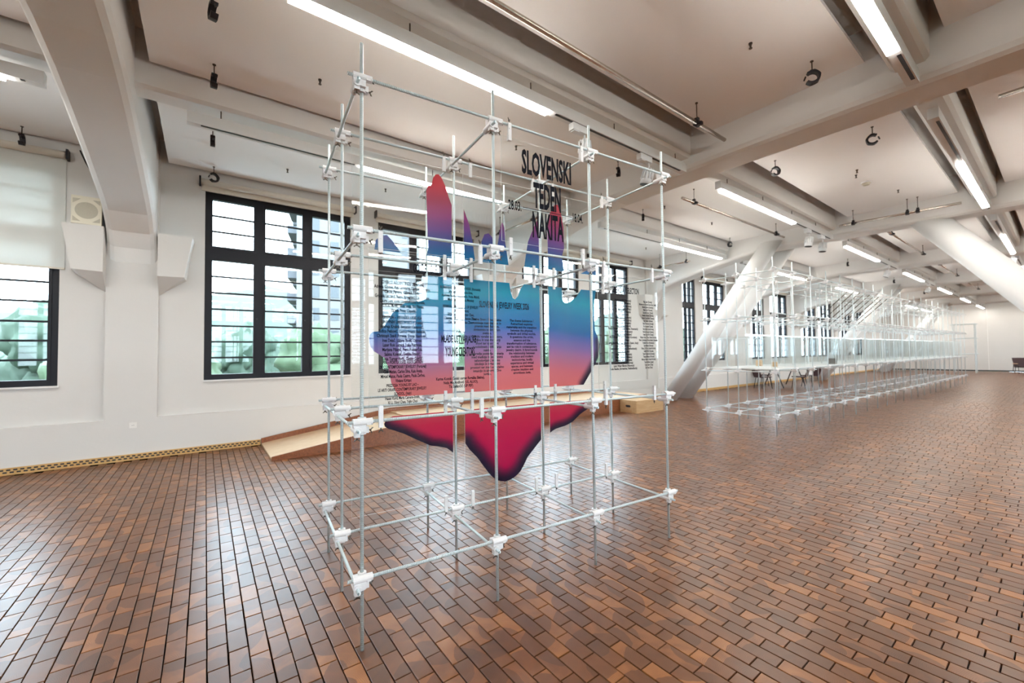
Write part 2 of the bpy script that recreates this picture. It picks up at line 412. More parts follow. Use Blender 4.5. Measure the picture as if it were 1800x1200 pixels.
# windows ------------------------------------------------------------------------
def window(n, x0, x1, y, side, fine):
    W = x1 - x0
    root = put('window_%d' % n, None, None, (x0, y, 0)); root['kind'] = 'structure'
    k = W / 2.28; st = .10 * k
    cols = [(.10 * k, .675 * k), (.85 * k, 1.43 * k), (1.60 * k, W - .11 * k)]
    rows_up = [4.085, 3.825, 3.565, 3.315]; rows_lo = [3.083, 2.82, 2.55, 2.28, 2.005, 1.742, 1.48, 1.209]
    b = MB(); d0, d1 = (-.03, .05)
    xs = [0, cols[0][0], cols[0][1], cols[1][0], cols[1][1], cols[2][0], cols[2][1], W]
    for a, c in ((0, 1), (2, 3), (4, 5), (6, 7)): b.box(xs[a], xs[c], d0, d1, WZ0, WZ1)
    for c0, c1 in cols:
        b.box(c0, c1, d0, d1, WZ0, rows_lo[-1]); b.box(c0, c1, d0, d1, rows_lo[0], rows_up[-1]); b.box(c0, c1, d0, d1, rows_up[0], WZ1)
    # raised casement rims
    for c0, c1 in cols:
        for z0, z1 in ((rows_lo[-1], rows_lo[0]), (rows_up[-1], rows_up[0])):
            r = .035 * k
            b.box(c0 - r, c1 + r, d0 - .012 * side, d0 + .012, z0 - r, z0); b.box(c0 - r, c1 + r, d0 - .012 * side, d0 + .012, z1, z1 + r)
            b.box(c0 - r, c0, d0 - .012 * side, d0 + .012, z0, z1); b.box(c1, c1 + r, d0 - .012 * side, d0 + .012, z0, z1)
    put('window_frame', b.mesh('window_frame', 'frame_paint'), root)
    bars = MB()
    for ci, (c0, c1) in enumerate(cols):
        bar = MB().box(c0, c1, -.012, .018, -.0135, .0135).mesh('glazing_bar', 'frame_paint')
        for rows in (rows_up, rows_lo):
            for z in rows[1:-1]:
                if fine: put('glazing_bar', bar, root, (0, 0, z))
                else: bars.box(c0, c1, -.012, .018, z - .0135, z + .0135)
            if fine:
                for z1, z0 in zip(rows[:-1], rows[1:]):
                    put('pane', MB().box(c0 - .002, c1 + .002, .004, .008, z0 + .006, z1 - .006).mesh('pane', 'window_glass'), root)
            else:
                put('pane', MB().box(c0 - .002, c1 + .002, .004, .008, rows[-1] - .003, rows[0] + .003).mesh('pane', 'window_glass'), root)
    if not fine: put('glazing_bars', bars.mesh('glazing_bars', 'frame_paint'), root)
    if fine:
        for c in (1, 3):
            hx = (cols[c // 2][1] + cols[c // 2 + 1][0]) / 2 - .03
            put('lock', MB().cyl((hx, -.05, 2.14), (hx, -.03, 2.14), .014).mesh('lock', 'black_plastic'), root)
    # inner sill
    if side > 0: put('window_sill', MB().box(-.01, W + .01, -.11, .02, WZ0 - .02, WZ0 + .002).mesh('window_sill', 'rib_paint'), root)
    return root
for i, (a, c) in enumerate(WINS): window(i + 1, a, c, YW + .14, 1, 1 <= i <= 3)
for i, (a, c) in enumerate(WINS): window(len(WINS) + i + 1, a, c, YO - .10, -1, False)

# perforated wooden baseboard
b = MB(); b.box(XN, .76, YW - .025, YW, 0, .09); o = struct('baseboard_left', b.mesh('baseboard_left', 'baseboard_wood'))
hole = MB().box(-.018, .018, -.029, -.02, -.009, .009).mesh('vent_slot', 'black_plastic')
x = -2.9
while x < .72:
    for z in (.035, .065): put('vent_slot', hole, o, (x + (.03 if z > .05 else 0), YW, z))
    x += .06
struct('baseboard_far', MB().box(11.5, XF, YW - .025, YW, 0, .09).mesh('baseboard_far', 'baseboard_wood')).name = 'baseboard_left_far'

# slanted round columns carrying the ribs --------------------------------------------
def column(name, p0, p1, r, label):
    b = MB(); p0 = Vector(p0); p1 = Vector(p1); d = (p1 - p0).normalized()
    u = Vector((1, 0, 0)); vv = d.cross(u).normalized(); rings = []
    # cut flat at floor and soffit
    for zc in (0.0, p1.z):
        t = (zc - p0.z) / d.z; ring = []
        for i in range(36):
            ang = 2 * pi * i / 36; q = p0 + r * (cos(ang) * u + sin(ang) * vv); tt = (zc - q.z) / d.z; ring.append(q + d * tt)
        rings.append(ring)
    b.loft(rings); o = struct(name, b.mesh(name, 'rib_paint', smooth=True)); o['label'] = label
    return o
for k, rx in enumerate(RIBS[3::2]):
    far_tag = ['near the long rod scaffold', 'second pair along the hall', 'last pair along the hall'][k]
    for dx in (-.35, .55):
        column('slanted_column', (rx + dx, 7.46, 0), (rx + dx, 4.45, 4.25), .205, 'white slanted round column leaning out from window wall, ' + far_tag)
    column('slanted_column', (rx, -1.45, 0), (rx, 1.74, 4.25), .245, 'thick white slanted round column right of the rod scaffold, ' + far_tag)

# ------------------------------------------------------------------ the rod frame with the heart
FO = Vector((.652, 2.188, 0)); FR = HALL - radians(58.792)
COLS = [0, .79, 1.583, 2.372]; ROWS = [0, .62, 1.23]; LEV = [.352, 1.138, 2.129, 2.927]
DA, DB, DZX, DZY = -.030, -.030, .020, -.022     # sleeve offsets of the y rod, the x rod and their heights
def rod_mesh(name, L, r, material, seg=12): return MB().cyl((0, 0, 0), (0, 0, L), r, seg=seg).mesh(name, material, smooth=True)
def clamp_mesh(material, seg=14, s=1.0):
    b = MB(); r = .0215 * s
    b.cyl((0, 0, -.046 * s), (0, 0, .040 * s), r, seg=seg)                                   # vertical sleeve
    b.cyl((-.050 * s, DB * s, DZX * s), (.046 * s, DB * s, DZX * s), .019 * s, seg=seg)      # sleeve of the x rod
    b.cyl((DA * s, -.050 * s, DZY * s), (DA * s, .046 * s, DZY * s), .019 * s, seg=seg)      # sleeve of the y rod
    b.box(-.046 * s, .014 * s, -.040 * s, .012 * s, -.030 * s, .030 * s)
    b.box(.012 * s, .032 * s, -.018 * s, .018 * s, -.040 * s, -.010 * s)
    b.box(.016 * s, .036 * s, -.048 * s, -.020 * s, .004 * s, .024 * s)
    b.box(DA * s - .014 * s, DA * s + .014 * s, -.044 * s, -.016 * s, -.055 * s, -.036 * s)
    return b.mesh('clamp', material)
def wing_mesh():
    b = MB(); b.cyl((0, 0, 0), (0, 0, -.016), .0035, seg=6); b.cyl((0, 0, -.010), (0, 0, -.017), .006, seg=8)
    for sx in (-1, 1):
        b.loft([[(sx * .003, -.002, -.012), (sx * .003, .002, -.012), (sx * .003, .002, -.018), (sx * .003, -.002, -.018)],
                [(sx * .015, -.0015, -.019), (sx * .015, .0015, -.019), (sx * .015, .0015, -.027), (sx * .015, -.0015, -.027)]])
    return b.mesh('wing_screw', 'dark_steel')
def scaffold(root, cols, rows, lev, r, rodmat, clampmat, top, fine, jit=0.):
    rj = random.Random(5)
    vm = rod_mesh('upright_rod', top, r, rodmat, 12 if fine else 7)
    Lx = cols[-1] + .15; Ly = rows[-1] + .17
    xm = rod_mesh('long_rod', Lx, r * .95, rodmat, 12 if fine else 7); ym = rod_mesh('cross_rod', Ly, r * .95, rodmat, 12 if fine else 7)
    cm = clamp_mesh(clampmat, 14 if fine else 7); wm = wing_mesh() if fine else None
    for a in cols:
        for b in rows:
            put('upright_rod', vm, root, (a, b, 0), (rj.uniform(-jit, jit), rj.uniform(-jit, jit), rj.uniform(0, 6)))
            for z in lev:
                c = put('clamp', cm, root, (a, b, z))
                if fine:
                    put('wing_screw', wm, c, (DA, -.030, -.052)); put('wing_screw', wm, c, (.030, 0, -.026), (0, -1.35, 0)); put('wing_screw', wm, c, (.034, -.034, .016), (0, -1.9, .5))
    for z in lev:
        for b in rows: put('long_rod', xm, root, (-.075, b + DB, z + DZX), (0, pi / 2, 0))
        for a in cols: put('cross_rod', ym, root, (a + DA, -.085, z + DZY), (-pi / 2, 0, 0))
frame = thing('rod_frame', 'tall frame of threaded steel rods and white clamps holding the heart panels', 'display frame', FO, (0, 0, FR))
scaffold(frame, COLS, ROWS, LEV, .0092, 'threaded_rod', 'print_white', 3.15, True)

# clear acrylic panels ------------------------------------------------------------
def FP(a, b, z): return FO + Matrix.Rotation(FR, 3, 'Z') @ Vector((a, b, z))
def panel(a0, a1, z0, z1, b, label, cat='acrylic panel', group=None, front=True):
    t = thing('acrylic_panel', label, cat, FP(a0, b, z0), (0, 0, FR), group)
    W, Hh = a1 - a0, z1 - z0; m = MB(); th = .005
    v = [(0, -th / 2, 0), (W, -th / 2, 0), (W, -th / 2, Hh), (0, -th / 2, Hh), (0, th / 2, 0), (W, th / 2, 0), (W, th / 2, Hh), (0, th / 2, Hh)]
    m.v = v
    m.quad((0, 1, 2, 3)); m.quad((7, 6, 5, 4)); m.cur = 1
    for q in ((0, 4, 5, 1), (1, 5, 6, 2), (2, 6, 7, 3), (3, 7, 4, 0)): m.quad(q)
    put('sheet', m.mesh('sheet', ['acrylic', 'acrylic_edge']), t)
    cm = MB().box(-.011, .011, -.010, .008, -.056, .056)
    cm.cyl((0, -.014, .02), (0, .012, .02), .006, seg=8); cmm = cm.mesh('clip', 'print_white')
    for cx in (.06, W - .06):
        for cz, sgn in ((Hh + .012, 1), (-.012, -1)):
            c = put('clip', cmm, t, (cx, -.004, cz + sgn * .02))
            put('wing_screw', MATS_WING, c, (0, 0, .062 if sgn > 0 else -.055), (pi if sgn > 0 else 0, 0, .6))
    return t
MATS_WING = wing_mesh()
AC = [(.055, .757), (.85, 1.545), (1.63, 2.32)]
ZR = {'T': (2.20, 2.865), 'M': (1.21, 2.065), 'B': (.455, 1.085)}
# printed heart, (a, z) outlines on the middle plane
SH = {
'T1a': [(0.559, 2.205), (0.574, 2.261), (0.567, 2.449), (0.561, 2.675), (0.576, 2.716), (0.6, 2.717), (0.613, 2.777), (0.633, 2.808), (0.657, 2.814), (0.681, 2.788), (0.709, 2.735), (0.733, 2.662), (0.757, 2.604), (0.755, 2.4), (0.755, 2.203)],
'T1b': [(0.198, 2.205), (0.206, 2.269), (0.236, 2.3), (0.281, 2.315), (0.32, 2.277), (0.378, 2.203)],
'T2a': [(0.855, 2.205), (0.855, 2.59), (0.897, 2.485), (0.923, 2.369), (0.947, 2.205)],
'T2b': [(0.996, 2.206), (1.002, 2.362), (1.028, 2.423), (1.066, 2.437), (1.098, 2.408), (1.112, 2.309), (1.141, 2.335), (1.176, 2.521), (1.189, 2.542), (1.207, 2.503), (1.214, 2.39), (1.244, 2.205)],
'T2c': [(1.392, 2.205), (1.432, 2.418), (1.505, 2.572), (1.542, 2.635), (1.542, 2.205)],
'T3a': [(1.634, 2.206), (1.634, 2.600), (1.661, 2.694), (1.717, 2.778), (1.748, 2.783), (1.778, 2.728), (1.807, 2.592), (1.809, 2.407), (1.786, 2.34), (1.806, 2.206)],
'T3b': [(1.992, 2.205), (2.06, 2.236), (2.181, 2.268), (2.176, 2.205)],
'M1': [(0.571, 2.062), (0.755, 2.062), (0.755, 1.212), (0.357, 1.212), (0.308, 1.307), (0.287, 1.415), (0.264, 1.477), (0.225, 1.503), (0.193, 1.524), (0.172, 1.555), (0.164, 1.584), (0.163, 1.61), (0.168, 1.635), (0.186, 1.653), (0.229, 1.657), (0.265, 1.696), (0.318, 1.783), (0.405, 1.858), (0.498, 1.871), (0.561, 1.895)],
'M2': [(0.853, 2.062), (0.97, 2.062), (1.249, 2.062), (1.259, 1.995), (1.28, 1.942), (1.301, 1.934), (1.328, 1.961), (1.355, 2.022), (1.388, 2.062), (1.542, 2.062), (1.542, 1.213), (0.962, 1.213), (0.853, 1.213)],
'M3': [(1.633, 2.062), (1.778, 2.062), (1.779, 1.971), (1.792, 1.945), (1.813, 1.931), (1.84, 1.933), (1.877, 1.947), (1.94, 1.993), (1.996, 2.062), (2.173, 2.062), (2.149, 1.946), (2.146, 1.823), (2.151, 1.702), (2.168, 1.668), (2.191, 1.632), (2.203, 1.595), (2.206, 1.557), (2.20, 1.505), (2.187, 1.459), (2.16, 1.41), (2.129, 1.366), (2.064, 1.282), (2.008, 1.213), (1.633, 1.213)],
'B1': [(0.259, 1.035), (0.27, 1.06), (0.316, 1.082), (0.755, 1.082), (0.755, 0.78), (0.705, 0.819), (0.645, 0.838), (0.585, 0.851), (0.486, 0.903), (0.394, 0.956), (0.33, 0.984), (0.285, 1.002), (0.264, 1.018)],
'B2': [(0.853, 1.082), (1.542, 1.082), (1.54, 0.784), (1.47, 0.72), (1.403, 0.657), (1.368, 0.602), (1.336, 0.558), (1.305, 0.533), (1.271, 0.514), (1.23, 0.502), (1.193, 0.498), (1.153, 0.506), (1.117, 0.522), (1.083, 0.547), (1.052, 0.58), (1.0, 0.648), (0.952, 0.715), (0.884, 0.788), (0.853, 0.835)],
'B3': [(1.633, 1.082), (2.055, 1.075), (2.068, 1.04), (2.067, 1.001), (2.02, 0.982), (1.967, 0.958), (1.925, 0.93), (1.882, 0.901), (1.84, 0.885), (1.793, 0.871), (1.745, 0.864), (1.695, 0.856), (1.66, 0.843), (1.633, 0.829)]}
GRAD = [(.50, (176, 0, 66)), (.80, (198, 8, 74)), (1.0, (206, 34, 72)), (1.085, (212, 70, 88)), (1.21, (226, 112, 110)), (1.34, (216, 106, 118)), (1.46, (178, 104, 146)), (1.56, (128, 100, 168)), (1.64, (82, 96, 172)), (1.70, (8, 104, 168)), (1.83, (4, 122, 172)), (1.95, (0, 152, 180)), (2.065, (4, 124, 166)), (2.20, (12, 110, 158)), (2.30, (52, 88, 150)), (2.42, (110, 70, 142)), (2.52, (150, 60, 124)), (2.64, (168, 56, 88)), (2.76, (206, 62, 74)), (2.85, (214, 70, 78))]
def gcol(z):
    if z <= GRAD[0][0]: return GRAD[0][1]
    for (z0, c0), (z1, c1) in zip(GRAD[:-1], GRAD[1:]):
        if z <= z1:
            t = (z - z0) / (z1 - z0); return tuple(p + (q - p) * t for p, q in zip(c0, c1))
    return GRAD[-1][1]
def segd(p, a, b):
    ax, ay = a; bx, by = b; dx, dy = bx - ax, by - ay; L = dx * dx + dy * dy
    t = max(0, min(1, ((p[0] - ax) * dx + (p[1] - ay) * dy) / L)) if L else 0
    return sqrt((p[0] - ax - t * dx) ** 2 + (p[1] - ay - t * dy) ** 2)
def inside(p, poly):
    c = False; j = len(poly) - 1
    for i in range(len(poly)):
        if (poly[i][1] > p[1]) != (poly[j][1] > p[1]) and p[0] < (poly[j][0] - poly[i][0]) * (p[1] - poly[i][1]) / (poly[j][1] - poly[i][1]) + poly[i][0]: c = not c
        j = i
    return c
def smooth01(t): t = max(0, min(1, t)); return t * t * (3 - 2 * t)
def print_mesh(key, poly, a0, z0):
    dark = []
    n_ = len(poly)
    for i in range(n_):
        p, q = poly[i], poly[(i + 1) % n_]
        if key[0] == 'B' and max(p[1], q[1]) < 1.06 and abs(p[0] - q[0]) > .002: dark.append((p, q, .085 if key != 'B2' else .13))
        if key == 'M3' and min(p[0], q[0]) > 2.0 and max(p[1], q[1]) < 1.62: dark.append((p, q, .085))
    fine = []
    for i in range(n_):
        p, q = poly[i], poly[(i + 1) % n_]; L = sqrt((p[0] - q[0]) ** 2 + (p[1] - q[1]) ** 2); k = max(1, int(L / .022))
        fine += [(p[0] + (q[0] - p[0]) * t / k, p[1] + (q[1] - p[1]) * t / k) for t in range(k)]
    pts = [Vector(p) for p in fine]; ne = len(pts); g = .022
    xs = [p[0] for p in poly]; zs = [p[1] for p in poly]
    z = min(zs) + g * .5; row = 0
    while z < max(zs):
        x = min(xs) + g * (.5 if row % 2 else 1)
        while x < max(xs):
            if inside((x, z), poly) and min(segd((x, z), poly[i], poly[(i + 1) % n_]) for i in range(n_)) > .009: pts.append(Vector((x, z)))
            x += g
        z += g * .87; row += 1
    vv, ee, ff = delaunay_2d_cdt(pts, [(i, (i + 1) % ne) for i in range(ne)], [list(range(ne))], 1, 1e-6)[:3]
    me = bpy.data.meshes.new('print'); k = len(vv)
    V = [(v.x - a0, 0, v.y - z0) for v in vv]
    me.from_pydata(V, [], [tuple(f) for f in ff]); me.materials.append(MATS['heart_print'])
    at = me.color_attributes.new('Col', 'FLOAT_COLOR', 'POINT')
    for i, v in enumerate(vv):
        zz = v.y + .035 * sin(v.x * 3.1 + .6) * (1 if v.y > 1.3 else 0)
        c = gcol(zz); dk = 1.0
        for p, q, wd in dark: dk = min(dk, segd((v.x, v.y), p, q) / wd)
        t = smooth01(dk ** 1.1) if dark else 1
        c = tuple(x * t + y * (1 - t) for x, y in zip(c, (24, 10, 40)))
        at.data[i].color = (*[q * .78 for q in s8(*c)], 1)
    return me
PL = {'T1': 'clear acrylic panel with red to blue finger of the heart, top left', 'T2': 'clear acrylic panel with purple tips behind the black title, top middle',
      'T3': 'clear acrylic panel with purple finger of the heart, top right', 'M1': 'acrylic panel printed with blue and violet left side of the heart',
      'M2': 'acrylic panel printed with teal to coral centre of the heart and black text', 'M3': 'acrylic panel printed with notched right side of the heart',
      'B1': 'acrylic panel with small red wing of the heart, bottom left', 'B2': 'acrylic panel with big crimson tip of the heart, bottom middle',
      'B3': 'acrylic panel with small red wing of the heart, bottom right'}
PB = .59; PAN = {}
for row in 'TMB':
    for ci, (a0, a1) in enumerate(AC):
        k = '%s%d' % (row, ci + 1); z0, z1 = ZR[row]
        PAN[k] = panel(a0, a1, z0, z1, PB, PL[k], group='acrylic panels of the printed heart')
        for key, poly in SH.items():
            if key[:2] == k: put('print', print_mesh(key, poly, a0, z0), PAN[k], (0, -.0032, 0))
slov = panel(.828, 1.54, 2.20, 2.866, -.03, 'clear acrylic panel with large black exhibition title and dates')
gost = panel(.028, .735, 1.21, 2.06, -.03, 'clear acrylic panel crowded with black guest names, front left')
lst = panel(1.616, 2.25, 1.21, 2.07, -.03, 'clear acrylic panel with two columns of tiny black names, front right')

# lettering -------------------------------------------------------------------------
def text_mesh(body, bold=0., lh=1., space=1., align='CENTER'):
    cu = bpy.data.curves.new('t', 'FONT'); cu.body = body; cu.size = 1; cu.align_x = align; cu.offset = bold
    cu.resolution_u = 2; cu.space_line = lh; cu.space_character = space; cu.extrude = 0
    o = bpy.data.objects.new('t', cu); C.objects.link(o); dg = bpy.context.evaluated_depsgraph_get(); dg.update()
    me = bpy.data.meshes.new_from_object(o.evaluated_get(dg)); bpy.data.objects.remove(o); bpy.data.curves.remove(cu)
    return me
def letter(parent, pa0, pz0, body, a0, a1, z0, z1, bold=.012, lh=1., space=1., ink='ink', name='lettering', y=-.0036):
    me = text_mesh(body, bold, lh, space)
    xs = [v.co.x for v in me.vertices]; ys = [v.co.y for v in me.vertices]
    sx = (a1 - a0) / (max(xs) - min(xs)); sy = (z1 - z0) / (max(ys) - min(ys)); mx, my = min(xs), min(ys)
    for v in me.vertices: v.co = Vector((a0 - pa0 + (v.co.x - mx) * sx, 0, z0 - pz0 + (v.co.y - my) * sy))
    me.materials.clear(); me.materials.append(MATS[ink])
    return put(name, me, parent, (0, y, 0))
S0 = (.828, 2.20)
letter(slov, *S0, 'SLOVENSKI', .980, 1.386, 2.655, 2.818, .035)
letter(slov, *S0, 'TEDEN', 1.068, 1.293, 2.448, 2.618, .035)
letter(slov, *S0, 'NAKITA', 1.058, 1.314, 2.252, 2.424, .035)
letter(slov, *S0, '28.03.', .876, .974, 2.405, 2.468, .022)
letter(slov, *S0, '18.04.', 1.396, 1.487, 2.405, 2.468, .022)
put('date_line', MB().box(.985 - S0[0], 1.39 - S0[0], -.0006, 0, 2.434 - S0[1], 2.438 - S0[1]).mesh('date_line', 'ink'), slov, (0, -.003, 0))
G0 = (.028, 1.21)
letter(gost, *G0, 'GOSTJE / GUESTS', .264, .436, 1.935, 2.0, .025)
LH = .0245
def block(parent, p0, lines, ac, zt, lh, wmax, bold=.030, ink='ink', cap=.68):
    """centred paragraph: longest line wmax wide, first cap line at zt"""
    body = '\n'.join(lines); n = len(lines)
    me = text_mesh(body, bold, 1., 1.)
    xs = [v.co.x for v in me.vertices]; w_ = max(xs) - min(xs)
    sx = wmax / w_; sy = lh / 1.0; cx = (max(xs) + min(xs)) / 2; top = max(v.co.y for v in me.vertices)
    for v in me.vertices: v.co = Vector((ac - p0[0] + (v.co.x - cx) * sx, 0, zt - p0[1] + (v.co.y - top) * sy))
    me.materials.clear(); me.materials.append(MATS[ink]); put('lettering', me, parent, (0, -.0036, 0))
block(gost, G0, ['JOYEROS ARGENTINOS (Argentina)', 'Adriana Gomez, Ana Lavarello, Carmen Romero,', 'Cecilia Fergara, Gabriela Nirino,', 'Graciela Lescano, Nebe Argentieri, Laura Giusti,', 'Laura Leyt, Leda Daverio, Lena Echelle,', 'Patricia Mogni, Paula Isola, Sol Flores,', 'Vanesa Perez Cepeda'], .208, 1.893, LH, .305)
block(gost, G0, ['ULUPUH – HRVAŠKA UDRUGA', 'LIKOVNIH UMJETNOSTI (Croatia)', 'Andreja Krušelj, Benjamin Kavazović,', 'Božica Petković, Carlos Ignacio Bellante,', 'Christoph Steidl Porenta, Dunja Naerlović,', 'Ines Delač, Julijana Rodić Ozimec,', 'Lazer Rok Lumezi, Luka Petrinjak,', 'Marijana Pišanić, Petra Podnarčuk,', 'Sabina Kolenić, Smiljka Franjić,', 'Sonja Turner Fegić, Zlatko Odrčić'], .205, 1.712, LH, .272)
block(gost, G0, ['PIN – PORTUGUESE ASSOCIATION', 'OF CONTEMPORARY JEWELRY (Portugal)', 'Caia Matian, Carlos Silva, Kaia Ansip,', 'Miguel Matos, Paola Castro, Paula Zerbes,', 'Viviane Kiritani'], .208, 1.468, LH, .255)
block(gost, G0, ['PREZIOSA YOUNG BY LAO –', 'LE ARTI ORAFE CONTEMPORARY JEWELRY', 'SCHOOL, (Italy)', 'Hasan Kurd, Maria Camera-Smith,', 'Xi Li, Xinyi Chen, YeJin Choi'], .205, 1.345, .0225, .262)
block(gost, G0, ['ROMANIAN JEWELLERY WEEK (Romania)', 'Alexandra Remenciu-Sima,', 'Andreea Radu, David Sandu, Huda Mahdi,', 'Maria Jianu, Romana Mateiaș'], .548, 1.890, .0225, .255)
block(gost, G0, ['BIRMINGHAM SCHOOL OF JEWELRY', '(United Kingdom)', 'SAEmoon Song, Xinyan Chen,', 'Chenyang Zhao, WA Haosue Zhang,', 'Cho Nam Tsang, Hao Zheng'], .548, 1.782, .0225, .225)
letter(gost, *G0, 'MLADE USTVARJALKE /', .424, .658, 1.552, 1.608, .025)
letter(gost, *G0, 'YOUNG CREATORS', .448, .634, 1.484, 1.540, .025)
block(gost, G0, ['Karina Kotnik (Šolski center Rogaška Slatina),', 'Neža Mia Andlović (UL ALUO),', 'Tia Štefančič (UP PEF)'], .545, 1.372, .0225, .305)
H0 = (.85, 1.21); m2p = PAN['M2']
letter(m2p, *H0, 'SLOVENIAN JEWELRY WEEK 2026', .978, 1.434, 1.838, 1.906, .025, ink='ink_soft')
block(m2p, H0, ['The theme Substance /', 'Reimagined explores', 'materiality and the transition', 'between the physical,', 'symbolic and digital worlds.', 'It questions the origin,', 'essence and the', 'transformation of substance,', 'and its role in contemporary', 'jewelry design. It foregrounds', 'the relationship between', 'tradition and modern', 'technologies, bodily', 'experience and virtual', 'spaces, and between', 'creative intuition and', 'algorithmic logic.'], 1.362, 1.772, .0262, .30, ink='ink_soft')
block(m2p, H0, ['Tema Snov / Preobrazba', 'raziskuje materialnost in', 'premik med fizičnim,', 'simbolnim in digitalnim', 'svetom.', 'Odpira vprašanja o izvoru,', 'bistvu in transformaciji', 'snovi ter njeni vlogi', 'v sodobnem oblikovanju', 'nakita.', 'Ospredje postavlja razmerja', 'med tradicijo in sodobnimi', 'tehnologijami, telesno', 'izkušnjo in virtualnimi', 'prostori ter med ustvarjalno', 'intuicijo in algoritmično', 'logiko.'], 1.045, 1.772, .0262, .29, ink='ink_soft')
L0 = (1.616, 1.21)
letter(lst, *L0, 'SELEKCIJA / SELECTION', 1.76, 2.04, 1.925, 1.985, .025)
block(lst, L0, ['Ana Tomšič (Slovenia)', 'Alja Novak (Slovenia)', 'Anka Krašna (Slovenia)', 'Barbara Uderzo (Italy)', 'Ela Cindrič (Croatia)', 'Eva Lisac (Iran)', 'Hana Karim (Slovenia)', 'Ines Schmidt (Austria)', 'Jana Zupan (Slovenia)', 'Judy Hoyte (Ireland)', 'Katja Horvat (Croatia, Serbia, Denmark)', 'Karin Seufert (Germany)', 'Klara Brynge (Sweden)', 'Kinga Sulej (Poland, United Kingdom)', 'Lin Yun (China)', 'Lena Bartolo & Juan Bartolo (Spain, Italy)', 'Lara Holc (Slovenia)', 'Leonor Silva (Portugal, Netherlands)', 'Liya Hu (China)', 'Maja Gecelj (Slovenia)', 'Maja Vidmar (Slovenia)', 'Mateja Bevk (Slovenia)', 'Lee Kwan (South Korea)', 'Lara Wang Baron (Hungary)', 'Lula Balaña (Argentina, Netherlands)'], 1.868, 1.897, .0213, .31, .034)
block(lst, L0, ['Maja Leto (Slovenia)', 'Marlene von Klongen Songs (Iran, Brazil)', 'Monika Berger (Germany)', 'Maria Gorč (Slovenia)', 'Gabrielle Deng (Finland)', 'Natalia Andlović (Slovenia)', 'Natalia Grandhaler (Slovenia)', 'Ana Valadas (Belgium)', 'Nina Hudarinia (Slovenia)', 'Pio Valiculević (Serbia)', 'Yeh Jingfen (South Korea)', 'Patricia Kanady (Hungary)', 'Irene Chia-Ying (Taiwan)', 'Niannin Guo (China, United Kingdom)', 'Nevo Lindermann (Faroe Islands, Denmark)', 'Noëlle Farrar (Switzerland)', 'Sara Mernar (Slovenia)', 'Shane, Zhi Yao (United Kingdom)', 'Snežka Bibič (Slovenia)', 'Tanja Vrabkovšek (Slovenia)', 'Teresa Milheiro (Portugal)', 'Mannun Huang (United Kingdom)', 'Tsuki Ishikawa (Japan)', 'Yuxin Geng (China)', 'Ziyi Yuan (China)'], 2.138, 1.897, .0213, .21, .034)

# ------------------------------------------------------------------ the long scaffold further down the hall
LX0, LY0, LR = 7.99, 3.07, radians(-1.3)
NC = 23; LC = [i * .82 for i in range(NC)]; LRW = [0, .635, 1.25]
long_ = thing('long_rod_scaffold', 'very long scaffold of thin white rods and clamps receding down the hall', 'scaffold', (LX0, LY0, 0), (0, 0, LR))
scaffold(long_, LC, LRW, LEV, .0095, 'rod_far', 'print_white', 3.15, False, .004)
# slanted rods inside the roof
sl = rod_mesh('slanted_rod', 1.2, .012, 'dark_steel', 6)
for i in range(9):
    put('slanted_rod', sl, long_, (5.2 + .42 * i, 1.22, 2.16), (radians(44), radians(6), 0))
def LP(a, b, z): return Vector((LX0, LY0, 0)) + Matrix.Rotation(LR, 3, 'Z') @ Vector((a, b, z))
bay_w = ['first', 'second', 'third', 'fourth', 'fifth', 'sixth', 'seventh', 'eighth', 'ninth', 'tenth', 'eleventh']
shelf = MB().box(.03, 1.61, .03, 1.24, 0, .006).mesh('shelf_sheet', 'shelf_acrylic')
def vit_mesh():
    m = MB(); m.cur = 0; h = .60; x0, x1, y0, y1 = .08, 1.56, .08, 1.17; th = .005
    for bx in ((x0, x1, y0, y0 + th), (x0, x1, y1 - th, y1), (x0, x0 + th, y0 + th, y1 - th), (x1 - th, x1, y0 + th, y1 - th)):
        m.box(*bx, .007, h)
    m.box(x0, x1, y0, y1, h, h + th)
    m.cur = 1; e = .008
    for x in (x0, x1 - e):
        for y in (y0 - .002, y1 - e + .002): m.box(x, x + e, y, y + e, .007, h + th)
    m.box(x0, x1, y0 - .003, y0 + e, h - .004, h + th + .003); m.box(x0, x1, y1 - e, y1 + .003, h - .004, h + th + .003)
    return m.mesh('vitrine', ['acrylic', 'acrylic_edge'])
vit = vit_mesh()
for i in range(11):
    p = LP(i * 1.64, 0, 1.162)
    tag(put('shelf_sheet', shelf, None, p, (0, 0, LR)), 'pale acrylic shelf sheet on the long scaffold, %s from its near end' % bay_w[i], 'shelf', 'shelf sheets of the long scaffold')
    tag(put('display_case', vit, None, p, (0, 0, LR)), 'clear acrylic display case on the long scaffold, %s from its near end' % bay_w[i], 'display case', 'clear display cases')
lb = tag(put('light_bar', MB().box(.4, 16.0, -.012, .012, -.012, .012).mesh('light_bar', 'led_soft'), None, LP(0, .66, 1.80), (0, 0, LR)), 'thin glowing white light bar running through the long scaffold', 'light')
def small(name, label, cat, p, d, material, rz=0):
    b = MB().cbox((0, 0, d[2] / 2), d); b.cbox((0, 0, d[2] + .004), (d[0] * .8, d[1] * .8, .008)); return tag(put(name, b.mesh(name, material), None, p, (0, 0, rz)), label, cat)
small('wooden_block', 'small pale wooden block on the first shelf of long scaffold', 'block', LP(1.2, .5, 1.169), (.12, .1, .09), 'plywood', .3)
small('wooden_block', 'small orange-brown wooden block behind the first shelf edge', 'block', LP(1.45, .9, 1.169), (.1, .1, .12), 'ramp_top', .1)
small('metal_case', 'dark grey little metal case on the shelf of long scaffold', 'case', LP(3.7, .3, 1.169), (.22, .16, .12), 'dark_steel', .2)

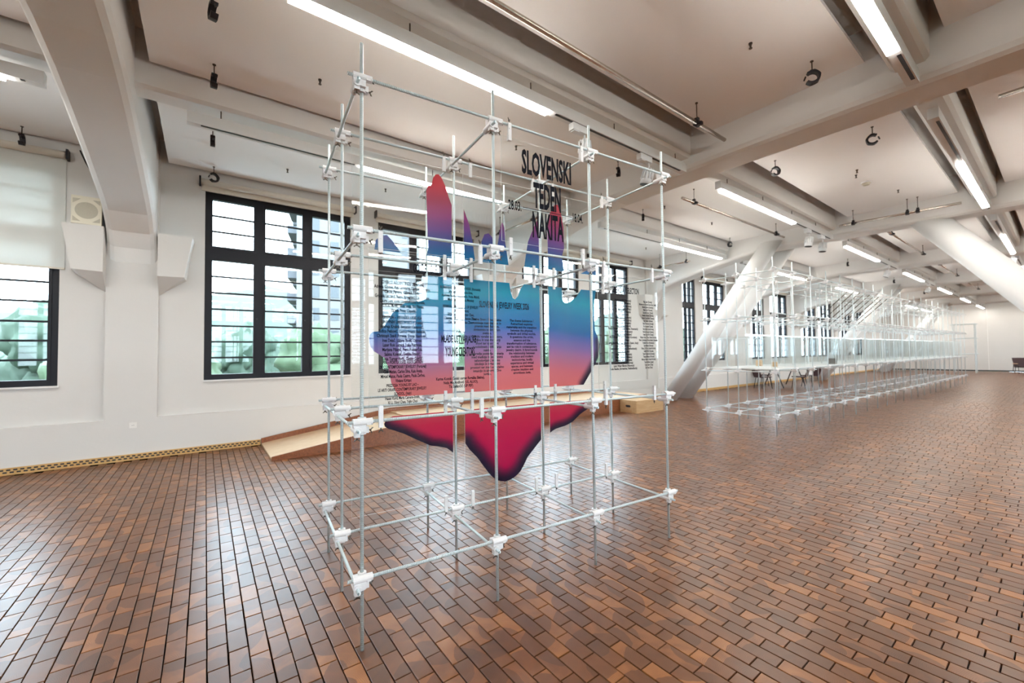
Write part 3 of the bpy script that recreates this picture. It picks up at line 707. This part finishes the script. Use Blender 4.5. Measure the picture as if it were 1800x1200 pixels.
# ------------------------------------------------------------------ ceiling fixtures
HANG = MB().box(-.012, .012, -.03, .03, -.012, .0).cyl((0, 0, 0), (0, 0, .11), .006, seg=6).mesh('hanger', 'dark_steel')
def fixture(x0, x1, y, lit, label):
    t = thing('linear_light', label, 'light', (0, y, 4.03), group='linear ceiling lights'); h = .125; wd = .045
    b = MB(); b.box(x0, x1, -wd, wd, .004, h); put('housing', b.mesh('housing', 'white_metal'), t)
    segs = [x0 + .02] + [c for s_ in lit for c in s_] + [x1 - .02]
    for a, c in lit: put('diffuser', MB().box(a, c, -wd + .004, wd - .004, -.020, .006).mesh('diffuser', 'led'), t)
    for a, c in zip(segs[::2], segs[1::2]):
        if c - a > .2: put('track_slot', MB().box(a + .1, c - .1, -wd + .012, wd - .05, .001, .006).mesh('track_slot', 'black_plastic'), t)
    x = x0 + .3
    while x < x1: put('hanger', HANG, t, (x, 0, h)); x += 1.3
    return t
def spotlight(x, y, label, rz=0., tilt=.3):
    t = thing('track_spotlight', label, 'spotlight', (x, y, 4.03), (0, 0, rz), 'track spotlights')
    put('adapter', MB().box(-.13, .11, -.035, .035, -.075, .0).box(-.11, -.03, -.03, .03, -.085, -.07).mesh('adapter', 'white_metal'), t)
    put('stem', MB().cyl((.08, 0, -.075), (.08, 0, -.14), .012, seg=8).mesh('stem', 'white_metal'), t)
    b = MB(); b.cyl((0, 0, .0), (0, 0, -.05), .055, .062, seg=20); b.cyl((0, 0, -.05), (0, 0, -.20), .06, .072, seg=20)
    for i in range(12):
        an = 2 * pi * i / 12; c_, s_ = cos(an), sin(an)
        b.cyl((.064 * c_, .064 * s_, .0), (.074 * c_, .074 * s_, -.13), .009, seg=5)
    h = put('lamp_head', b.mesh('lamp_head', 'white_metal', smooth=True), t, (.08, 0, -.15), (tilt, .1, 0))
    put('lens', MB().cyl((0, 0, -.196), (0, 0, -.204), .066, seg=20).mesh('lens', 'black_plastic'), h)
    return t
bays = list(zip(RIBX[:-1], RIBX[1:]))
FX = [5.62, 3.20, .82, -1.60, -4.02, -6.44]
rown = ['window-side row', 'row above the printed heart', 'right-hand row', 'fourth row', 'fifth row', 'sixth row']
bayn = ['behind the viewer', 'nearest ceiling bay', 'second ceiling bay', 'third ceiling bay', 'fourth ceiling bay', 'fifth ceiling bay', 'sixth ceiling bay', 'end bay by the far wall']
for bi, (a0, a1) in enumerate(bays):
    for yi, y in enumerate(FX):
        x0, x1 = a0 + .62, a1 - .35
        if bi == 1 and yi == 0: lit = [(1.68, 3.97)]; x0 = -.18
        elif bi == 1 and yi == 1: lit = [(.45, 2.87)]
        elif bi == 1 and yi == 2: lit = [(2.2, 4.68)]
        elif yi == 0: lit = [(a1 - 3.3, a1 - .6)]
        elif yi == 1: lit = [(a0 + .72, a0 + 3.6)]
        elif yi == 2: lit = [(a0 + 2.5, a1 - .7)]
        else: lit = [(a0 + 1.0, a0 + 3.6)]
        fixture(x0, x1, y, lit, 'white linear ceiling light, %s, %s' % (rown[yi], bayn[bi]))
spotlight(3.35, 3.20, 'ribbed white spotlight seen behind the black title panel', tilt=-.1)
spotlight(4.55, 3.20, 'ribbed white spotlight tilted right, above the frame\'s right corner', tilt=.25)
spotlight(10.15, 3.20, 'white spotlight at the near end of pair over the long scaffold', tilt=.1)
spotlight(10.95, 3.20, 'white spotlight at the far end of pair over the long scaffold', tilt=.05)
spotlight(16.6, 3.20, 'white spotlight in third ceiling bay over the long scaffold', tilt=.4)
spotlight(22.7, 3.20, 'white spotlight in fourth ceiling bay over the long scaffold', tilt=.4)
spotlight(17.2, .82, 'white spotlight in right-hand row in front of slanted column', tilt=.2)

# black pipe clamps hanging from the boards
def hook_mesh():
    b = MB(); pts = []
    for i in range(15):
        an = radians(130 - i * 272 / 14); pts.append((.058 * cos(an), .058 * sin(an) - .175))
    rings = []
    for i, (x, z) in enumerate(pts):
        an = radians(130 - i * 272 / 14); d = Vector((cos(an), 0, sin(an))); r = .012 if i % 3 else .016
        c_ = Vector((x, 0, z)); rings.append([c_ + d * r + Vector((0, .026, 0)), c_ + d * r - Vector((0, .026, 0)), c_ - d * .010 - Vector((0, .026, 0)), c_ - d * .010 + Vector((0, .026, 0))])
    b.loft(rings); b.box(-.02, .02, -.022, .022, -.125, -.10); b.cyl((pts[0][0] - .02, 0, pts[0][1] - .02), (pts[0][0] - .035, 0, pts[0][1] - .06), .008, seg=6)
    return b.mesh('clamp_jaw', 'black_plastic')
HM = hook_mesh(); HR = MB().cyl((0, 0, -.115), (0, 0, .004), .0055, seg=6).cyl((0, 0, -.008), (0, 0, .001), .016, seg=8).mesh('threaded_stem', 'dark_steel')
def hook(x, y, rz, label):
    t = thing('pipe_clamp', label, 'pipe clamp', (x, y, BOARD), (0, 0, rz), 'black pipe clamps hanging from the ceiling')
    put('threaded_stem', HR, t); put('clamp_jaw', HM, t)
hook(.03, 4.10, pi / 2 + .2, 'black pipe clamp cut by the top edge, left of the light strip')
hook(.05, 5.16, pi / 2 + .1, 'empty black pipe clamp in front of the near ceiling beam, upper left')
hook(.055, 6.63, pi / 2, 'empty black pipe clamp below the window-side light housing')
hook(.085, 7.99, .35, 'open black pipe clamp above the nearest full window')
hook(-1.93, 7.99, pi / 2 + .1, 'black pipe clamp in front of the lowered white blind')
hook(5.05, 1.51, -1.05, 'open black pipe clamp below the near board, upper right')
hook(7.22, 1.50, 1.9, 'open black pipe clamp in second bay beyond the large cross rib')
hook(7.23, 2.69, -.6, 'small black pipe clamp in second bay left of open one')
hook(5.20, 4.15, .5, 'black pipe clamp between the two ribbed spotlights')
hook(7.40, 5.28, .6, 'black pipe clamp seen right of the frame\'s far top corner')
hook(11.2, 5.30, 1.2, 'black pipe clamp in front of the slanted columns\' top')
for k, a0 in enumerate(RIBS[3:6]):
    hook(a0 + .9, 5.2, .4, 'black pipe clamp above the long scaffold, left one in bay %s' % ['three', 'four', 'five'][k])
    hook(a0 + 5.2, 4.3, .4, 'black pipe clamp above the long scaffold, right one in bay %s' % ['three', 'four', 'five'][k])
def pipe(p0, p1, label, clamps):
    p0 = Vector(p0); p1 = Vector(p1); d = (p1 - p0); L = d.length
    t = thing('steel_pipe', label, 'pipe', p0, (0, 0, math.atan2(d.y, d.x)), 'steel lighting pipes under the ceiling')
    put('pipe', MB().cyl((0, 0, 0), (L, 0, 0), .024, seg=14).mesh('pipe', 'pipe_steel', smooth=True), t)
    dz = BOARD - p0.z - .002
    b = MB(); b.cyl((0, 0, .05), (0, 0, dz), .0055, seg=6); b.cyl((0, 0, dz - .01), (0, 0, dz), .016, seg=8); sm = b.mesh('stem', 'dark_steel')
    b = MB(); b.cyl((-.028, 0, 0), (.028, 0, 0), .04, seg=12); b.box(-.02, .02, -.022, .022, .03, .065); b.box(-.022, .022, -.065, -.035, -.035, .0); cm = b.mesh('clamp', 'black_plastic')
    for c in clamps: put('clamp', cm, t, (c, 0, 0)); put('stem', sm, t, (c, 0, 0))
pipe((-.1, 2.60, 4.25), (5.42, 2.60, 4.25), 'long steel pipe under the near ceiling board, right of light strip', (1.0, 4.85))
pipe((6.85, 4.06, 4.25), (11.3, 4.06, 4.25), 'steel pipe in second bay left of the light strip', (.4, 4.0))
pipe((11.2, 2.95, 4.22), (11.35, 1.12, 4.22), 'short steel pipe across the hall before the thick slanted column', (.25, 1.1, 1.25))
pipe((6.97, .38, 4.25), (6.9, -2.2, 4.25), 'steel pipe end cut by the right picture edge', (1.8,))
pipe((11.25, 7.55, 4.1), (11.2, 6.45, 4.1), 'short pale pipe by the arch of the third pier', (.1, 1.0))
pipe((5.2, 7.6, 4.15), (5.2, 6.1, 4.15), 'short pipe over the second window behind the printed heart', (.2, 1.35))
for k, a0 in enumerate(RIBS[3:6]):
    pipe((a0 + .9, 2.45, 4.25), (a0 + 5.0, 2.45, 4.25), 'steel pipe along the hall in %s ceiling bay' % ['third', 'fourth', 'fifth'][k], (.3, 3.9))
# sprinkler heads, smoke detector
SPR = MB().cyl((0, 0, -.012), (0, 0, 0), .018, seg=8).cyl((0, 0, -.05), (0, 0, -.012), .008, .012, seg=8).cyl((0, 0, -.056), (0, 0, -.05), .016, seg=8).mesh('sprinkler_head', 'dark_steel')
for x, y, lab in ((.98, 4.78, 'on the near board left of the rod frame'), (4.26, 1.77, 'on the near right board left of the open clamp'), (1.04, 7.42, 'over the nearest full window'),
                  (8.74, 2.03, 'beside the smoke detector, left one'), (8.98, 2.1, 'beside the smoke detector, right one'), (10.5, 1.84, 'between smoke detector and short cross pipe'),
                  (2.6, 7.3, 'above the pier between the first two windows'), (3.6, 4.7, 'behind the black title panel'), (7.6, 4.9, 'left of the pipe in second bay'),
                  (9.5, 4.9, 'midway along the pipe in second bay'), (10.2, 7.2, 'near the wall before the slanted columns')):
    tag(put('sprinkler_head', SPR, None, (x, y, BOARD)), 'tiny brown sprinkler head ' + lab, 'sprinkler', 'sprinkler heads')
t = thing('smoke_detector', 'round white smoke detector on the ceiling board of second bay', 'detector', (9.53, 2.09, BOARD))
put('base', MB().cyl((0, 0, -.02), (0, 0, 0), .075, seg=20).mesh('base', 'white_metal'), t)
put('head', MB().cyl((0, 0, -.055), (0, 0, -.02), .045, .065, seg=20).mesh('head', 'grille_plastic'), t)

# ------------------------------------------------------------------ along the window wall
def blind(x0, x1, drop, label):
    t = thing('roller_blind', label, 'blind', (0, YW + .01, 0), group='roller blinds over the windows'); zt = 4.315
    put('roller', MB().cyl((x0 - .06, 0, zt), (x1 + .06, 0, zt), .05, seg=18).mesh('roller', 'blind_fabric_roll', smooth=True), t)
    for x in (x0 - .07, x1 + .07): put('bracket', MB().box(x - .012, x + .012, -.06, .08, zt - .06, zt + .075).mesh('bracket', 'black_plastic'), t)
    put('fabric', MB().box(x0 - .05, x1 + .05, .044, .047, zt - drop, zt).mesh('fabric', 'blind_fabric' if drop > .3 else 'blind_fabric_roll'), t)
    put('bottom_bar', MB().box(x0 - .05, x1 + .05, .036, .055, zt - drop - .025, zt - drop).mesh('bottom_bar', 'blind_fabric_roll'), t)
    return t
bl = ['second window left of the picture', 'window at the left picture edge, lowered halfway', 'nearest full window', 'window behind the printed heart']
for i, (a, c) in enumerate(WINS):
    if i in (0,): continue
    lab = 'white roller blind over the ' + (bl[i] if i < 4 else '%s window along the wall' % ['', '', '', '', 'third', 'fourth', 'fifth', 'sixth', 'seventh', 'eighth', 'ninth', 'tenth', 'eleventh', 'twelfth'][i])
    blind(a, c, 1.56 if i == 1 else .10, lab + ('' if i == 1 else ', rolled up'))
t = thing('wall_speaker', 'beige wall loudspeaker standing on the white corbel at left', 'speaker', (-1.335, 8.13, 3.345))
b = MB().box(-.15, .15, -.10, .12, 0, .385); put('cabinet', b.mesh('cabinet', 'offwhite_plastic'), t)
put('side_shell', MB().box(.15, .185, -.03, .12, 0, .37).mesh('side_shell', 'black_plastic'), t)
b = MB()
for i in range(6): b.cyl((0, -.1, .19), (0, -.101 - .0010 * i, .19), .115 - .019 * i, seg=28)
put('round_grille', b.mesh('round_grille', 'grille_plastic'), t)
b = MB()
for sx in (-1, 1):
    for sz in (-1, 1):
        b.loft([[(sx * .06, -.104, .19 + sz * .155), (sx * .135, -.104, .19 + sz * .155), (sx * .135, -.104, .19 + sz * .09)], [(sx * .06, -.10, .19 + sz * .155), (sx * .135, -.10, .19 + sz * .155), (sx * .135, -.10, .19 + sz * .09)]])
put('corner_grille', b.mesh('corner_grille', 'grille_plastic'), t)
pts = [(-1.42, 8.1, 4.38), (-1.36, 8.1, 4.22), (-1.29, 8.1, 4.08), (-1.2, 8.1, 3.97), (-1.12, 8.14, 3.9)]
tag(put('speaker_cable', MB().tube(pts, .009).mesh('speaker_cable', 'cable_black'), None), 'black cable dropping from ceiling behind the near rib', 'cable')
t = thing('wall_socket', 'white wall power socket low on the near pier', 'socket', (-.845, YW, .507))
put('plate', MB().box(-.04, .04, -.012, 0, -.04, .04).mesh('plate', 'socket_plastic'), t)
b = MB().cyl((0, -.016, 0), (0, -.011, 0), .024, seg=18); put('inset', b.mesh('inset', 'socket_plastic'), t)
put('pin_holes', MB().cyl((-.009, -.0175, 0), (-.009, -.015, 0), .004, seg=8).cyl((.009, -.0175, 0), (.009, -.015, 0), .004, seg=8).mesh('pin_holes', 'black_plastic'), t)

# wooden ramp and platform
t = thing('wooden_ramp', 'long low wooden ramp rising along the window wall', 'ramp', (0, 0, 0))
x0, x1, y0, y1 = .77, 3.0, 6.83, 8.2; z1 = .36
b = MB(); b.loft([[(x0, y0, 0), (x0, y1, 0), (x0, y1, .03), (x0, y0, .03)], [(x1, y0, 0), (x1, y1, 0), (x1, y1, z1 - .03), (x1, y0, z1 - .03)]])
put('deck', b.mesh('deck', 'ramp_top'), t)
b = MB(); b.loft([[(x0, y0 - .02, 0), (x0, y0, 0), (x0, y0, .06), (x0, y0 - .02, .06)], [(x1, y0 - .02, 0), (x1, y0, 0), (x1, y0, z1), (x1, y0 - .02, z1)]])
put('front_board', b.mesh('front_board', 'ramp_edge'), t)
b = MB(); b.loft([[(x0, y1 - .03, .03), (x0, y1, .03), (x0, y1, .11), (x0, y1 - .03, .11)], [(x1, y1 - .03, z1 - .03), (x1, y1, z1 - .03), (x1, y1, z1 + .07), (x1, y1 - .03, z1 + .07)]])
put('back_curb', b.mesh('back_curb', 'ramp_edge'), t)
t = thing('wooden_platform', 'long wooden platform behind the rod frame against the window wall', 'platform', (0, 0, 0))
put('deck', MB().box(3.0, 9.55, 6.83, 8.2, .33, .36).mesh('deck', 'ramp_top'), t)
put('front_board', MB().box(3.0, 9.55, 6.81, 6.83, 0, .36).mesh('front_board', 'ramp_edge'), t)
put('end_board', MB().box(9.53, 9.55, 6.83, 8.2, 0, .33).mesh('end_board', 'ramp_edge'), t)
put('back_curb', MB().box(3.0, 9.55, 8.17, 8.2, .36, .43).mesh('back_curb', 'ramp_edge'), t)
t = thing('wooden_crate', 'low plywood step box with a hand hole before the platform', 'box', (8.40, 6.29, 0), (0, 0, radians(-1)))
def crate_front():
    return MB().box(0, .018, 0, .5, 0, .30)
put('body', MB().box(.012, 1.08, 0, .5, 0, .285).mesh('body', 'plywood'), t)
put('lid', MB().box(0, 1.09, -.006, .506, .285, .305).mesh('lid', 'plywood'), t)
put('end_board', MB().box(0, .012, 0, .5, 0, .285).mesh('end_board', 'plywood'), t)
b = MB(); ring = []
for i in range(20):
    an = 2 * pi * i / 20; ring.append((-.0015, .25 + .045 * (1 if cos(an) > 0 else -1) + .028 * cos(an), .16 + .028 * sin(an)))
b.loft([ring, [(.004, y, z) for _, y, z in ring]]); put('hand_hole', b.mesh('hand_hole', 'black_plastic'), t)

# ------------------------------------------------------------------ furniture far back
def chair(loc, rz, label, group='dark dining chairs at the table'):
    t = thing('dining_chair', label, 'chair', loc, (0, 0, rz), group)
    put('seat', MB().loft([[(-.22, -.22, .44), (.22, -.22, .44), (.22, -.22, .47), (-.22, -.22, .47)], [(-.20, .22, .43), (.20, .22, .43), (.20, .22, .46), (-.20, .22, .46)]]).mesh('seat', 'chair_shell'), t)
    put('backrest', MB().loft([[(-.20, .20, .46), (.20, .20, .46), (.20, .23, .46), (-.20, .23, .46)], [(-.21, .27, .66), (.21, .27, .66), (.21, .30, .66), (-.21, .30, .66)], [(-.17, .31, .83), (.17, .31, .83), (.17, .33, .83), (-.17, .33, .83)]]).mesh('backrest', 'chair_shell'), t)
    for sx in (-1, 1):
        for sy in (-1, 1): put('leg', MB().cyl((sx * .17, sy * .16, .44), (sx * .22, sy * .22, 0), .012, seg=7).mesh('leg', 'chair_leg'), t)
    return t
tb = thing('table', 'pale table with dark trestle legs behind the long scaffold', 'table', (19.4, 7.1, 0))
put('tabletop', MB().box(-1.3, 1.3, -.4, .4, .72, .75).mesh('tabletop', 'table_top'), tb)
for sx in (-1, 1):
    for sy in (-1, 1): put('leg', MB().cyl((sx * 1.1, sy * .1, .72), (sx * 1.1, sy * .36, 0), .02, seg=7).mesh('leg', 'chair_leg'), tb)
chair((17.7, 7.25, 0), -pi / 2 - .5 + pi, 'dark maroon chair at the table\'s near end')
chair((18.75, 6.35, 0), pi + .15, 'dark maroon chair, left of two on the table\'s front side')
chair((19.9, 6.35, 0), pi - .3, 'dark maroon chair, right of two on the table\'s front side')
chair((19.2, 7.8, 0), .1, 'dark maroon chair on the table\'s window side')
t = thing('lounge_chair', 'dark low lounge chair on thin legs by the far wall', 'chair', (37.8, 1.55, 0), (0, 0, radians(-70)))
put('seat', MB().loft([[(-.32, -.40, .40), (.32, -.40, .40), (.32, -.40, .46), (-.32, -.40, .46)], [(-.32, .25, .33), (.32, .25, .33), (.32, .25, .39), (-.32, .25, .39)]]).mesh('seat', 'chair_shell'), t)
put('backrest', MB().loft([[(-.32, .22, .34), (.32, .22, .34), (.32, .28, .34), (-.32, .28, .34)], [(-.32, .52, .90), (.32, .52, .90), (.32, .57, .90), (-.32, .57, .90)]]).mesh('backrest', 'chair_shell'), t)
for sx in (-1, 1):
    put('armrest', MB().box(sx * .36 - .025, sx * .36 + .025, -.3, .3, .55, .58).mesh('armrest', 'plywood'), t)
    for y0_, y1_ in ((-.32, -.42), (.2, .35), (-.1, .1)): put('leg', MB().cyl((sx * .36, y0_, .56), (sx * .36, y1_, 0), .014, seg=7).mesh('leg', 'chair_leg'), t)
ds = thing('wall_rack', 'slim white rod rack standing before the far wall', 'rack', (36.9, 3.35, 0))
for x, y in ((0, 0), (0, .9), (.6, 0), (.6, .9)): put('post', MB().cyl((x, y, 0), (x, y, 3.0), .02, seg=7).mesh('post', 'rod_far'), ds)
for z in (1.15, 2.1, 2.95):
    for x in (0, .6): put('rail', MB().cyl((x, -.1, z), (x, 1.0, z), .02, seg=7).mesh('rail', 'rod_far'), ds)

# ------------------------------------------------------------------ outside the windows
struct('ground', MB().box(-160, 240, YW + 1, 260, -4.6, -4.4).mesh('ground', 'grass'))
struct('ground', MB().box(-160, 240, -260, YO - 1, -4.6, -4.4).mesh('ground', 'grass'))
for yy0, yy1 in ((YW + .5, YW + 8), (YO - 8, YO - .5)): struct('bounce_pavement', MB().box(-60, 90, yy0, yy1, -4.4, -4.37).mesh('bounce_pavement', 'bounce_paving'))  # unseen strips, added to throw daylight up through the windows onto the ceiling
def blob_crown(seed, R, H):
    r_ = random.Random(seed); bm = bmesh.new()
    for i in range(9):
        c = Vector((r_.uniform(-.55, .55) * R, r_.uniform(-.55, .55) * R, H * (.45 + .5 * r_.random()))); s_ = R * r_.uniform(.42, .68)
        res = bmesh.ops.create_icosphere(bm, subdivisions=4, radius=s_, matrix=Matrix.Translation(c))
        for v in res['verts']:
            d = (v.co - c).normalized(); v.co += d * s_ * (.07 * r_.uniform(-1, 1) + .08 * sin(14 * d.x + 3 * seed) * sin(13 * d.y) + .1 * sin(9 * d.x + seed) * sin(8 * d.z))
    me = bpy.data.meshes.new('crown'); bm.to_mesh(me); bm.free()
    for pl in me.polygons: pl.use_smooth = True
    return me
crowns = [blob_crown(s_, 2.6, 6.0) for s_ in (1, 2, 3)]
for c in crowns: c.materials.append(MATS['tree_leaf'])
crowns2 = [c.copy() for c in crowns]
for c in crowns2: c.materials.clear(); c.materials.append(MATS['tree_leaf_dark'])
trunk = MB().cyl((0, 0, 0), (0, 0, 4.2), .2, .13, seg=8).mesh('trunk', 'bark')
rt = random.Random(11)
spots = [(-14, 31, .95), (-10, 21, .9), (-6, 30.5, 1.0), (-2.2, 21.5, .85), (1.8, 31, .95), (5.6, 21.5, .85), (9.6, 31, .95), (13.4, 21, .9), (17.4, 31, 1), (21.2, 21.5, .95), (25.2, 31, 1), (29.5, 22, 1), (38, 23, 1)]
wp = ['far left of', 'left of', 'second left of', 'just left of', 'behind', 'right behind', 'right of', 'further right of', 'well right of', 'beyond', 'far beyond', 'distant from', 'most distant from']
for k, (x, y, s_) in enumerate(spots):
    t = thing('tree', 'leafy green tree outside the window wall, %s the nearest full window' % wp[k], 'tree', (x, y, -4.4), (0, 0, rt.uniform(0, 6)), 'trees outside'); s_ *= 1.22; t.scale = (s_, s_, s_)
    put('crown', (crowns if k % 2 else crowns2)[k % 3], t); put('trunk', trunk, t)
rh = random.Random(4)
b = MB(); nx, ny = 60, 6
hv = []
for j in range(ny):
    for i in range(nx + 1):
        x = -150 + i * 6.5; y = 120 + j * 14; z = -4.4 + (j / (ny - 1)) ** .8 * (19 + 10 * sin(x * .028 + 1.2) + 4 * sin(x * .09)) + rh.uniform(-1, 1.4) * (j > 0)
        hv.append((x, y, z))
b.v = hv
for j in range(ny - 1):
    for i in range(nx): b.quad((j * (nx + 1) + i, j * (nx + 1) + i + 1, (j + 1) * (nx + 1) + i + 1, (j + 1) * (nx + 1) + i))
struct('wooded_hill', b.mesh('wooded_hill', 'hill_green'))
# tower block
t = thing('tower_block', 'pale concrete tower block seen through the nearest full window', 'building', (9.5, 60, -4.4), (0, 0, radians(-14)))
put('walls', MB().box(0, 16, 0, 14, 0, 38).mesh('walls', 'tower_wall'), t)
put('roof_edge', MB().box(-.3, 16.3, -.3, 14.3, 38, 38.6).mesh('roof_edge', 'tower_side'), t)
wn_ = MB().box(-.5, .5, -.06, .1, 0, 1.6).mesh('tower_window', 'tower_glass')
bal = MB().box(-1.2, 0, 0, 5.2, 0, 1.0).mesh('balcony', 'tower_side')
for f in range(12):
    for x in (2.2, 4.6, 8.2, 10.6, 14.0): put('tower_window', wn_, t, (x, 0, 1.6 + f * 3.0))
    for y in (1.0, 7.5): put('balcony', bal, t, (0, y, 1.2 + f * 3.0))
t = thing('low_house', 'low pale house with reddish roof among the trees outside', 'building', (-3.5, 48, -4.4), (0, 0, radians(10)))
put('walls', MB().box(0, 12, 0, 8, 0, 4.5).mesh('walls', 'tower_wall'), t)
put('roof', MB().loft([[(-.4, -.4, 4.5), (12.4, -.4, 4.5), (12.4, 8.4, 4.5), (-.4, 8.4, 4.5)], [(2.5, 3.9, 6.4), (9.5, 3.9, 6.4), (9.5, 4.1, 6.4), (2.5, 4.1, 6.4)]]).mesh('roof', 'roof_red'), t)
for x in (2, 5, 8, 10.5): put('house_window', MB().box(x - .5, x + .5, -.06, .1, 1.4, 3.0).mesh('house_window', 'tower_glass'), t)
